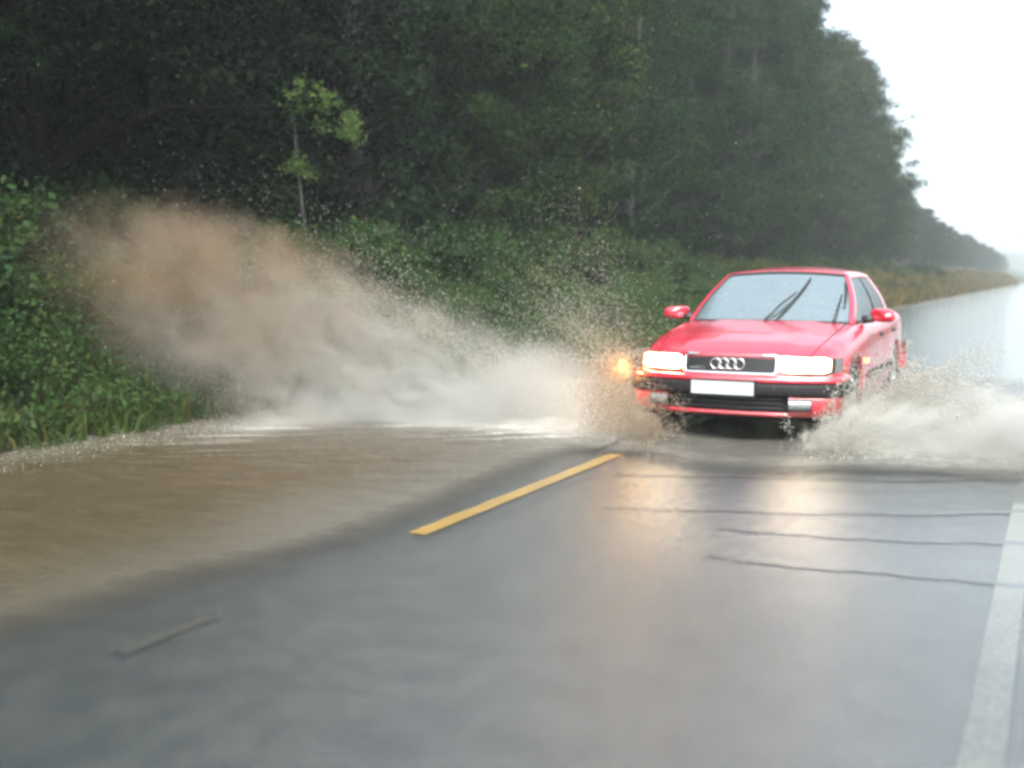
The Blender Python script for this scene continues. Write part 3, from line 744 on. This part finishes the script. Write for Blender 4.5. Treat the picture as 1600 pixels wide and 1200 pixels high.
    # ---- doors
    for s in (1, -1):
        for nm, ya, yb_ in (('front_door', 1.563, 2.545), ('rear_door', 2.553, 3.495)):
            mb = MB(); G = []
            for y_ in np.linspace(ya, yb_, 24):
                sl_ = min(slow(y_), 6.35); G.append([cpt(y_, 3.2+(sl_-3.2)*k/14, s) for k in range(15)])
            mb.grid(G, flip=(s < 0)); d = mb.build(nm, M['paint'], car)
            hx = sect(yb_-.15, 4)[0]
            mb = MB(); mb.box((-.012, -.085, -.018), (.022, .085, .018)); h_ = mb.build('handle', M['black'], d, bevel=.008); h_.location = (s*(hx+.004), yb_-.16, .795)
            mb = MB(); G = []
            for y_ in np.linspace(ya+.01, yb_-.01, 12):
                if slow(y_) < 6: continue
                xx = sect(y_, 5.2)[0]; G.append([(s*(xx-.002), y_, .50), (s*(xx+.014), y_, .492), (s*(xx+.014), y_, .428), (s*(xx-.002), y_, .42)])
            mb.grid(G, flip=(s < 0)); mb.build('side_moulding', M['strip'], d, smooth=False)
        mb = MB(); mb.box((-.006, -.035, -.016), (.010, .035, .016)); r_ = mb.build('side_repeater', M['amber'], car, bevel=.004); r_.location = (s*.892, 1.44, .60)
    # ---- greenhouse: base and roof outlines
    def gh(u, v):
        """u 0..1 front->rear along side, v 0..1 belt->roof ; returns half-width x, y, z for the side plane"""
        yb0, yb1, yt0, yt1 = 1.44, 3.98, 2.16, 3.34
        y_ = (yb0+(yb1-yb0)*u)*(1-v)+(yt0+(yt1-yt0)*u)*v
        z = (.925+.03*u)*(1-v)+(1.365+.012*math.sin(math.pi*u))*v
        xb = .80-.05*(1-u)**6-.07*u**6; xt = .585-.02*abs(u-.5)
        x = xb*(1-v)+xt*v+.03*math.sin(math.pi*v)
        return x, y_, z
    def screen(front, f, v):
        """f -1..1 across, v 0..1 up"""
        x, y_, z = gh(0 if front else 1, v); c = (1-f*f)
        y2 = y_-(.16-.05*v)*c*(1 if front else -.8); return (f*x, y2, z+(.012+.02*v)*c)
    def off(p, d=.004): return p
    mb = MB(); mb.grid([[screen(True, f, v) for f in np.linspace(-.985, .985, 25)] for v in np.linspace(.0, .985, 10)]); ws = mb.build('windscreen', M['screen'], car)
    mb = MB(); mb.grid([[screen(False, f, v) for f in np.linspace(-.98, .98, 21)] for v in np.linspace(.0, .985, 8)], flip=True); mb.build('rear_window', M['glass'], car)
    # black frit + rubber round the windscreen
    mb = MB()
    def fr(f, v, o_=.006):
        p = screen(True, f, v); return (p[0]*1.0, p[1]-o_*.8, p[2]+o_*.6)
    for (fa, fb, va, vb) in ((-1, 1, .955, 1.0), (-1, -.955, 0, 1), (.955, 1, 0, 1), (-1, 1, -.02, .03)):
        mb.grid([[fr(f, v) for f in np.linspace(fa, fb, 25 if fb-fa > 1 else 2)] for v in np.linspace(va, vb, 2 if fb-fa > 1 else 10)])
    mb.build('seal', M['black'], ws)
    # roof
    G = []
    for u in np.linspace(0, 1, 21):
        row = []
        for f in np.linspace(-1, 1, 25):
            x, y_, z = gh(u, 1); c = 1-f*f; yf = screen(True, f, 1)[1]; yr = screen(False, f, 1)[1]
            yy = yf+(yr-yf)*u
            row.append((f*(x+.004), yy, z+.004+.032*c**.6*1.0+.045*math.sin(math.pi*u)*c**.7*.8))
        G.append(row)
    G.insert(0, [(p[0], p[1]-.012, p[2]-.02) for p in G[0]]); G.append([(p[0], p[1]+.01, p[2]-.02) for p in G[-1]])
    MB().grid(G).build('roof', M['paint'], car)
    # pillars and frames (proud of the glass)
    def sd_(u, v, s, o_=.008): x, y_, z = gh(u, v); return (s*(x+o_), y_, z+.003)
    for s in (1, -1):
        mb = MB()
        # A pillar: wraps from the side on to the windscreen edge
        G = []
        for v in np.linspace(-.03, 1, 14):
            p1 = screen(True, s*.965, max(v, 0)); 
            a = (p1[0], p1[1]-.012, p1[2]+.008 if v >= 0 else p1[2]-.02); b_ = sd_(-.004, max(v, 0), s, .014); c_ = sd_(.026+.012*v, v, s, .012); d_ = sd_(.042+.02*v, v, s, .004)
            G.append([a, (b_[0]-s*.012, b_[1]-.012, b_[2]+.006), b_, c_, d_])
        mb.grid(G, flip=(s < 0))
        # roof rail
        G = [[sd_(u, v, s, o_) for v, o_ in ((.90, .002), (.915, .012), (.97, .012), (1.0, .006))] for u in np.linspace(0, 1, 24)]
        G = [r+[(r[-1][0]-s*.03, r[-1][1], r[-1][2]+.016)] for r in G]; mb.grid(G, flip=(s > 0))
        # C pillar
        G = []
        for v in np.linspace(-.05, 1, 12):
            u0 = .80+.045*v; q = [sd_(u0+(1.0-u0)*k/5, v, s, .010 if k else .001) for k in range(6)]; p1 = screen(False, s*.95, max(v, 0)); q.append((p1[0], p1[1]+.012, p1[2]+.006)); G.append(q)
        mb.grid(G, flip=(s < 0))
        mb.build('pillar_frame', M['paint'], car)
    for s in (1, -1):
        for nm, u0, u1 in (('front_side_window', .03, .425), ('rear_side_window', .445, .84)):
            mb = MB(); mb.grid([[sd_(u, v, s, 0) for u in np.linspace(u0, u1, 8)] for v in np.linspace(-.03, .95, 8)], flip=(s > 0)); wnd = mb.build(nm, M['glass'], car)
            mb = MB(); uu = .425 if nm[0] == 'f' else .445
            mb.grid([[sd_(uu+d, v, s, .007) for d in ((0, .012) if nm[0] == 'f' else (-.008, .006))] for v in np.linspace(-.02, .92, 8)], flip=(s > 0))
            mb.grid([[sd_(u, v, s, .007) for u in np.linspace(u0, u1, 8)] for v in (-.03, .035)], flip=(s > 0)); mb.build('window_frame', M['black'], wnd)
    # wipers
    def wp(f, v, h=.02): p = screen(True, f, v); return Vector((p[0], p[1]-h*.8, p[2]+h*.6))
    for (f0, v0, f1, v1, ef, ev) in ((.00, .02, .40, .80, .13, .02), (.80, .02, .90, .78, .90, .30)):
        wi = MB(); wi.tube([wp(f0, v0-.02, .02), wp(f0+(f1-f0)*.35, v0+(v1-v0)*.35, .04), wp(f0+(f1-f0)*.72, v0+(v1-v0)*.66, .034)], [.013, .010, .007], 6); wo = wi.build('wiper', M['black'], car)
        MB().tube([wp(ef+(f1+.05-ef)*t, ev+(v1+.06-ev)*t, .016) for t in np.linspace(.0, 1, 6)], [.009, .011, .012, .012, .011, .008], 6).build('wiper_blade', M['black'], wo)
    # mirrors
    for s in (1, -1):
        mb = MB(); rows = []
        for t in np.linspace(0, 1, 9):
            k = math.sin(math.pi*min(1, t*.62+.38))**.5 if t < .999 else 0
            rows.append([(s*(.965+.118*math.cos(a)*abs(math.cos(a))**-.35*(k*.15+.85 if t < .6 else k) if abs(math.cos(a)) > 1e-4 else s*0+.965), 0, 0) for a in [0]])
        prof = [(0.0, .35), (.012, .72), (.035, .93), (.07, 1.0), (.105, 1.0), (.125, .97)]
        G = []
        for yy, k in prof:
            row = []
            for q in range(20):
                a = 2*math.pi*q/20; ca, sa = math.cos(a), math.sin(a)
                ex = math.copysign(abs(ca)**.55, ca); ez = math.copysign(abs(sa)**.62, sa)
                row.append((s*(.975+.112*ex*k), 1.62+yy-.04*ca, .995+.062*ez*k-.008*ca))
            G.append(row)
        mb.grid(G, closed_v=True, flip=(s < 0)); c0 = G[0]; b_ = len(mb.V); mb.add(c0, [tuple(range(20))])
        mir = mb.build('mirror', M['paint'], car)
        MB().add(G[-1], [tuple(range(20))]).build('mirror_glass', M['chrome'], mir)
        mb = MB(); mb.tube([(s*.80, 1.70, .955), (s*.90, 1.695, .962)], [.04, .032], 8); mb.build('mirror_foot', M['black'], mir)
    # ---- wheels
    for s in (1, -1):
        for a in (AX, AXR):
            wh = MB(); prof = [(.215, -.09), (.27, -.10), (.305, -.095), (.315, -.07), (.316, 0), (.315, .07), (.305, .095), (.27, .10), (.215, .09)]
            wh.grid([[(s*(.765+w_), a+r_*math.cos(t), .315+r_*math.sin(t)) for r_, w_ in prof] for t in [2*math.pi*k/36 for k in range(36)]], closed_u=True, flip=(s < 0))
            wo = empty('wheel'); wo.parent = car; wh.build('tyre', M['rubber'], wo)
            rm = MB(); pr = [(.215, .085), (.205, .07), (.19, .04)]
            rm.grid([[(s*(.765+w_), a+r_*math.cos(t), .315+r_*math.sin(t)) for r_, w_ in pr] for t in [2*math.pi*k/36 for k in range(36)]], closed_u=True)
            for k in range(10):
                t = 2*math.pi*k/10; c_, s_ = math.cos(t), math.sin(t)
                rm.tube([(s*.835, a+.03*c_, .315+.03*s_), (s*.832, a+.12*c_, .315+.12*s_), (s*.826, a+.205*c_, .315+.205*s_)], [.024, .016, .018], 6)
            rm.tube([(s*.80, a, .315), (s*.845, a, .315)], [.055, .045], 14); rm.build('rim', M['alloy'], wo)
            bk = MB(); bk.tube([(s*.74, a, .315), (s*.78, a, .315)], [.2, .2], 24); bk.build('brake', M['dark'], wo)
    # ---- rear end
    rb = MB(); G = []
    for x in np.linspace(-.86, .86, 25):
        yb_ = 4.80-.16*(abs(x)/.86)**4; G.append([(x, yb_-.06, .60), (x, yb_+.02, .59), (x, yb_+.04, .5), (x, yb_+.02, .34), (x, yb_-.1, .28)])
    rb.grid(G); 
    for s in (1, -1): rb.grid([[(s*(sect(4.03+.6*t_, 5)[0]+.004), bend(.86, 4.03+.6*t_), z) for z in (.58, .48, .34)] for t_ in np.linspace(0, 1, 6)], flip=(s < 0))
    rb.build('rear_bumper', M['paint'], car)
    for s in (1, -1):
        G = [[(s*x, bend(x, 4.79)+.012, z) for x in np.linspace(.36, .78, 7)] for z in (.64, .72, .80, .84)]; MB().grid(G, flip=(s > 0)).build('tail_light', M['taillens'], car)
    # ---- cabin
    mb = MB(); mb.box((-.72, 1.62, .82), (.72, 1.98, .93)); mb.build('dashboard', M['black'], car, bevel=.03)
    for s in (1, -1):
        mb = MB(); mb.box((-.25, 0, 0), (.25, .5, .14)); mb.box((-.24, .42, .1), (.24, .56, .72), Matrix.Rotation(R(-14), 3, 'X'), (0, 0, 0))
        so_ = mb.build('seat', M['seat'], car, bevel=.05, seg=3); so_.location = (s*.36, 2.15, .38)
        mb = MB(); mb.box((-.13, -.05, -.08), (.13, .05, .09)); hr = mb.build('headrest', M['seat'], so_, bevel=.04, seg=3); hr.location = (0, .68, .78)
    mb = MB(); mb.box((-.62, 0, 0), (.62, .5, .14)); mb.box((-.62, .45, .1), (.62, .58, .62), Matrix.Rotation(R(-16), 3, 'X'), (0, 0, 0)); so_ = mb.build('rear_seat', M['seat'], car, bevel=.05, seg=3); so_.location = (0, 3.0, .38)
    ring = [Vector((.36+.19*math.cos(t), 2.02+.07*math.sin(t), .90+.17*math.sin(t))) for t in np.linspace(0, 2*math.pi, 25)]
    mb = MB(); mb.tube(ring, .014, 6, caps=False); mb.tube([(.36, 1.9, .86), (.36, 2.02, .90)], .03, 8); mb.tube([ring[0], ring[12]], .012, 5); mb.build('steering_wheel', M['black'], car)
    mb = MB(); mb.box((-.72, 1.5, .30), (.72, 4.0, .34)); mb.build('cabin_floor', M['dark'], car)
    mb = MB(); mb.box((-.12, -.01, -.03), (.12, .01, .03)); im = mb.build('interior_mirror', M['black'], car, bevel=.008); im.location = (.0, 2.14, 1.30)
    pl_ = bpy.data.lights.new('glow', 'POINT'); pl_.energy = 6; pl_.color = (1, .45, .12); pl_.shadow_soft_size = .05
    po = bpy.data.objects.new('glow', pl_); link(po, car); po.location = (-.955, .12, .57)
    return car
car = build_car(); car.location = (-2.39, 8.41, .02); car.rotation_euler = (0, 0, .013)
#ENDCAR#
#SPRAY0#
# ================================================================== spray thrown up by the wheels
def vol_mat(name, fn, aniso=.15):
    m = NM(name); p = m.pos(); sp = m.n('ShaderNodeSeparateXYZ', i_Vector=p)
    den, col = fn(m, p, *sp.outputs)
    v = m.n('ShaderNodeVolumePrincipled'); m.set(v.inputs['Density'], den); m.set(v.inputs['Color'], col); v.inputs['Anisotropy'].default_value = aniso
    return m.done(vol=v.outputs[0])
def cl(m, a, lo, wdt):   # clamp((a-lo)/wdt)
    return m.math('DIVIDE', m.math('SUBTRACT', a, lo), wdt, clamp=True)
def polar(m, x, y, z, x0, z0, sgn, fa, fr, fy):
    """coordinates fanning out from the wheel, so the noise makes fingers along the flight of the water"""
    du = m.math('MULTIPLY', m.math('SUBTRACT', x, x0), sgn); dz = m.math('SUBTRACT', z, z0)
    rad = m.math('SQRT', m.math('ADD', m.math('MULTIPLY', du, du), m.math('MULTIPLY', dz, dz)))
    ang = m.math('ARCTAN2', dz, m.math('ADD', du, .05))
    c = m.n('ShaderNodeCombineXYZ'); m.set(c.inputs[0], m.math('MULTIPLY', ang, fa)); m.set(c.inputs[1], m.math('MULTIPLY', rad, fr)); m.set(c.inputs[2], m.math('MULTIPLY', y, fy))
    return c.outputs[0]
def f_plume(m, p, x, y, z):
    n1 = m.noise(m.mapv(p, (.8, 1.2, 1.3), rot=(0, R(-22), 0)), 1.5, 5, .62, .6)
    n2 = m.noise(polar(m, x, y, z, -3.2, -.25, -1, 5.5, .9, 1.6), 2.0, 5, .66, .5)
    u = m.math('SUBTRACT', -3.5, x)
    top = m.math('MINIMUM', m.math('ADD', m.math('MULTIPLY', u, .45), .38), 2.1)
    top = m.math('ADD', top, m.math('MULTIPLY', m.math('SUBTRACT', n1, .5), .5)); top = m.math('ADD', top, m.math('MULTIPLY', m.math('SUBTRACT', n2, .5), .7))
    sz = cl(m, m.math('SUBTRACT', top, z), 0, .8)
    bot = m.math('MULTIPLY', m.math('SUBTRACT', u, 2.95), .62)
    sb = cl(m, m.math('SUBTRACT', z, bot), -.4, 1.0)
    yc = m.math('SUBTRACT', 8.9, m.math('MULTIPLY', u, .28)); wy = m.math('ADD', .32, m.math('MULTIPLY', u, .17))
    q = m.math('DIVIDE', m.math('SUBTRACT', y, yc), wy); sy = m.math('SUBTRACT', 1, m.math('MULTIPLY', q, q), clamp=True)
    e = m.math('MULTIPLY', cl(m, u, -.1, .9), cl(m, m.math('SUBTRACT', 5.25, u), 0, 1.2))
    d = m.math('MULTIPLY', m.math('MULTIPLY', sz, sb), m.math('MULTIPLY', sy, e))
    d = m.math('MULTIPLY', d, m.math('MULTIPLY', cl(m, n2, .36, .24), 1.7))
    low = m.math('MULTIPLY', cl(m, m.math('SUBTRACT', .55, z), 0, .6), cl(m, m.math('SUBTRACT', 3.8, u), 0, 1.2))
    d = m.math('MULTIPLY', d, m.math('ADD', DP, m.math('MULTIPLY', low, 3)))
    t = cl(m, m.math('ADD', m.math('MULTIPLY', z, .5), m.math('MULTIPLY', u, .17)), .35, 1.0)
    t = m.math('ADD', t, m.math('MULTIPLY', m.math('SUBTRACT', n1, .5), 1.2), clamp=True)
    col = m.mix(t, (.76, .75, .71), (.42, .31, .215))
    return d, col
DP = 2.5
def spray_box(name, lo_, hi_, mat, label):
    o = MB().box(lo_, hi_).build(name, mat, smooth=False); return tag(o, label, 'spray', kind='stuff')
spray_box('spray_plume', (-9.3, 6.0, .012), (-3.3, 9.9, 2.75), vol_mat('brown_spray', f_plume), 'brown plume of muddy spray arching on to the left bank')
def f_right(m, p, x, y, z):
    n1 = m.noise(p, 2.4, 5, .62, .5); n2 = m.noise(polar(m, x, y, z, -1.7, -.2, 1, 4.0, 1.6, 2.4), 2.6, 5, .68, .6)
    rise = cl(m, x, -1.8, .55)
    top = m.math('ADD', m.math('MULTIPLY', rise, .42), .02)
    top = m.math('ADD', top, m.math('MULTIPLY', m.math('SUBTRACT', n1, .5), .7)); top = m.math('ADD', top, m.math('MULTIPLY', m.math('SUBTRACT', n2, .5), .8))
    sz = cl(m, m.math('SUBTRACT', top, z), 0, .14)
    yc = m.math('ADD', 8.75, m.math('MULTIPLY', m.math('ADD', x, 1.3), .10)); q = m.math('DIVIDE', m.math('SUBTRACT', y, yc), .8); sy = m.math('SUBTRACT', 1, m.math('MULTIPLY', q, q), clamp=True)
    d = m.math('MULTIPLY', m.math('MULTIPLY', sz, sy), m.math('MULTIPLY', cl(m, x, -1.95, .3), cl(m, m.math('SUBTRACT', 2.2, x), 0, 2.6)))
    d = m.math('MULTIPLY', d, m.math('ADD', .5, m.math('MULTIPLY', cl(m, n2, .34, .3), 9.0)))
    return d, (.80, .785, .74)
spray_box('wheel_splash', (-2.0, 7.7, .012), (2.2, 10.0, 1.05), vol_mat('pale_splash', f_right), 'pale foaming splash bursting out beside the right front wheel')
def f_low(m, p, x, y, z):
    n1 = m.noise(m.mapv(p, (1, 1.6, 1.6)), 1.7, 5, .6, .4)
    hump = m.math('SUBTRACT', 1, m.math('MULTIPLY', m.math('ABSOLUTE', m.math('ADD', x, 4.2)), .7), clamp=True)
    top = m.math('ADD', m.math('ADD', .03, m.math('MULTIPLY', hump, .80)), m.math('MULTIPLY', m.math('SUBTRACT', n1, .5), .45))
    sz = cl(m, m.math('SUBTRACT', top, z), 0, .45)
    yc = m.math('SUBTRACT', 8.15, m.math('MULTIPLY', hump, -.55)); q = m.math('DIVIDE', m.math('SUBTRACT', y, yc), .8); sy = m.math('SUBTRACT', 1, m.math('MULTIPLY', q, q), clamp=True)
    d = m.math('MULTIPLY', m.math('MULTIPLY', sz, sy), m.math('MULTIPLY', cl(m, x, -5.4, .8), cl(m, m.math('SUBTRACT', 1.4, x), 0, .8)))
    return m.math('MULTIPLY', d, m.math('MULTIPLY', n1, 6.0)), (.78, .765, .73)
spray_box('bow_mist', (-5.5, 7.2, .02), (1.4, 9.7, 1.25), vol_mat('grey_mist', f_low), 'grey mist of fine spray rolling in front of the bumper')
# separate drops
def drops(name, P, size, mat, label, seed):
    r = np.random.default_rng(seed); n = len(P); s = (size*r.lognormal(0, .28, n))[:, None, None]
    O = np.array([(1, 0, 0), (-1, 0, 0), (0, 1, 0), (0, -1, 0), (0, 0, 1), (0, 0, -1)], float)[None]
    st = 1+r.uniform(-.3, .6, (n, 1, 3)); V = (P[:, None, :]+O*st*s).reshape(-1, 3)
    T = np.array([(0, 2, 4), (2, 1, 4), (1, 3, 4), (3, 0, 4), (2, 0, 5), (1, 2, 5), (3, 1, 5), (0, 3, 5)])
    F = (T[None]+6*np.arange(n)[:, None, None]).reshape(-1, 3)
    return tag(mobj(name, npmesh(name, V, F, [mat], smooth=True)), label, 'spray', kind='stuff')
dm = NM('muddy_drops'); M['drops'] = dm.done(dm.pbr(Base_Color=(.50, .47, .41), Roughness=.35, IOR=1.33, Transmission_Weight=.3))
dm = NM('brown_drops'); M['brown_drops'] = dm.done(dm.pbr(Base_Color=(.30, .235, .17), Roughness=.3, IOR=1.33, Transmission_Weight=.2))
r = np.random.default_rng(77)
def ballistic(n, x0, y0, vx, vy, vz, tmax, sp, z0=.05):
    t = r.uniform(0, 1, n)**.8*tmax
    VX, VY, VZ = r.normal(vx, sp, n), r.normal(vy, sp, n), np.abs(r.normal(vz, sp, n))
    P = np.stack([x0+VX*t, y0+VY*t, z0+VZ*t-4.9*t*t], 1); return P[P[:, 2] > .02]
def jets(nj, per, x0, y0, vx, vy, vz, tmax, sp, wob=.12):
    """strings of drops: every jet has its own direction and its drops stay close to it"""
    O = []
    for k in range(nj):
        v = np.array([r.normal(vx, sp), r.normal(vy, sp*.7), abs(r.normal(vz, sp))]); n = int(per*r.uniform(.4, 1.6))
        t = (r.uniform(.25, 1)+r.normal(0, .16, n))*tmax; t = np.abs(t)[:, None]
        P = np.array([[x0+r.normal(0, .08), y0+r.normal(0, .15), .04]])+v*t+r.normal(0, 1, (n, 3))*wob*t; P[:, 2] -= 4.9*t[:, 0]**2; O.append(P)
    P = np.concatenate(O); return P[P[:, 2] > .015]
A = np.concatenate([ballistic(14000, -3.35, 8.9, -2.2, .2, 4.2, .42, 1.3), jets(150, 90, -3.3, 8.9, -2.4, .2, 3.9, .42, 1.4, .25)])
drops('spray_droplets', A, .0024, M['drops'], 'fine droplets flying up beside the left front wheel', 1)
B = np.concatenate([np.stack([r.uniform(-3.45, -2.85, 5000), r.uniform(7.75, 8.3, 5000), np.abs(r.normal(.22, .18, 5000))], 1), jets(130, 80, -2.9, 8.2, -1.2, -.5, 1.9, .3, .8, .2)])
B = np.concatenate([B, r.normal(0, 1, (1800, 3))*np.array([.09, .08, .07])+np.array([-3.36, 8.42, .57])])
drops('corner_droplets', B, .0032, M['brown_drops'], 'brown droplets sparkling in front of the left corner of the bumper', 2)
C = np.concatenate([jets(420, 95, -1.55, 8.95, 2.3, -.4, 2.3, .34, 1.1, .16), jets(120, 70, -1.6, 8.4, 1.2, -.9, 1.5, .25, .7, .16)])
C = C[C[:, 2] < .8+.15*np.sin(C[:, 0]*9)]
drops('splash_drops', C, .0038, M['drops'], 'heavier drops thrown out with the splash by the right front wheel', 3)
D = jets(320, 90, -4.0, 8.8, -5.5, -.9, 4.0, .75, 1.0, .3)
D = np.concatenate([D, jets(110, 110, -4.5, 8.7, -.3, -.2, 2.6, .38, .7, .2)])
drops('plume_drops', D, .0032, M['drops'], 'drops of muddy water flying inside the brown plume', 4)
# loose clots of water along the foot of the left bank
E_ = np.stack([r.uniform(-7.4, -6.3, 1500), r.uniform(3.8, 8.2, 1500), .02+np.abs(r.normal(0, .035, 1500))], 1)
drops('bank_splashes', E_, .0025, M['drops'], 'small splashes along the edge of the brown water under the bank', 5)
# rain falling through the air in front of the wood
nr = 7000; Pr = np.stack([r.uniform(-9, 1.5, nr), r.uniform(4.5, 11, nr), r.uniform(.2, 5, nr)], 1)
ro = drops('rain', Pr, .001, M['drops'], 'raindrops falling over the road', 6)
vv = np.empty(nr*18, dtype=np.float32); ro.data.vertices.foreach_get('co', vv); vv = vv.reshape(nr, 6, 3)
vv[:, :, 2] = Pr[:, None, 2]+(vv[:, :, 2]-Pr[:, None, 2])*3; ro.data.vertices.foreach_set('co', vv.ravel()); ro.data.update()
#ENDSPRAY#

# ================================================================== haze
lo, hi = (-380, -120, -3.5), (300, 1000, 62)
hm = NM('rain_haze'); pv = hm.n('ShaderNodeVolumePrincipled'); pv.inputs['Color'].default_value = (.93, .96, 1, 1); pv.inputs['Density'].default_value = .0013; pv.inputs['Anisotropy'].default_value = .2
hm.done(vol=pv.outputs[0])
hb = MB().box(lo, hi); ho = hb.build('haze', hm.m, smooth=False); tag(ho, 'pale rain haze filling the air along the road', 'haze', kind='stuff')
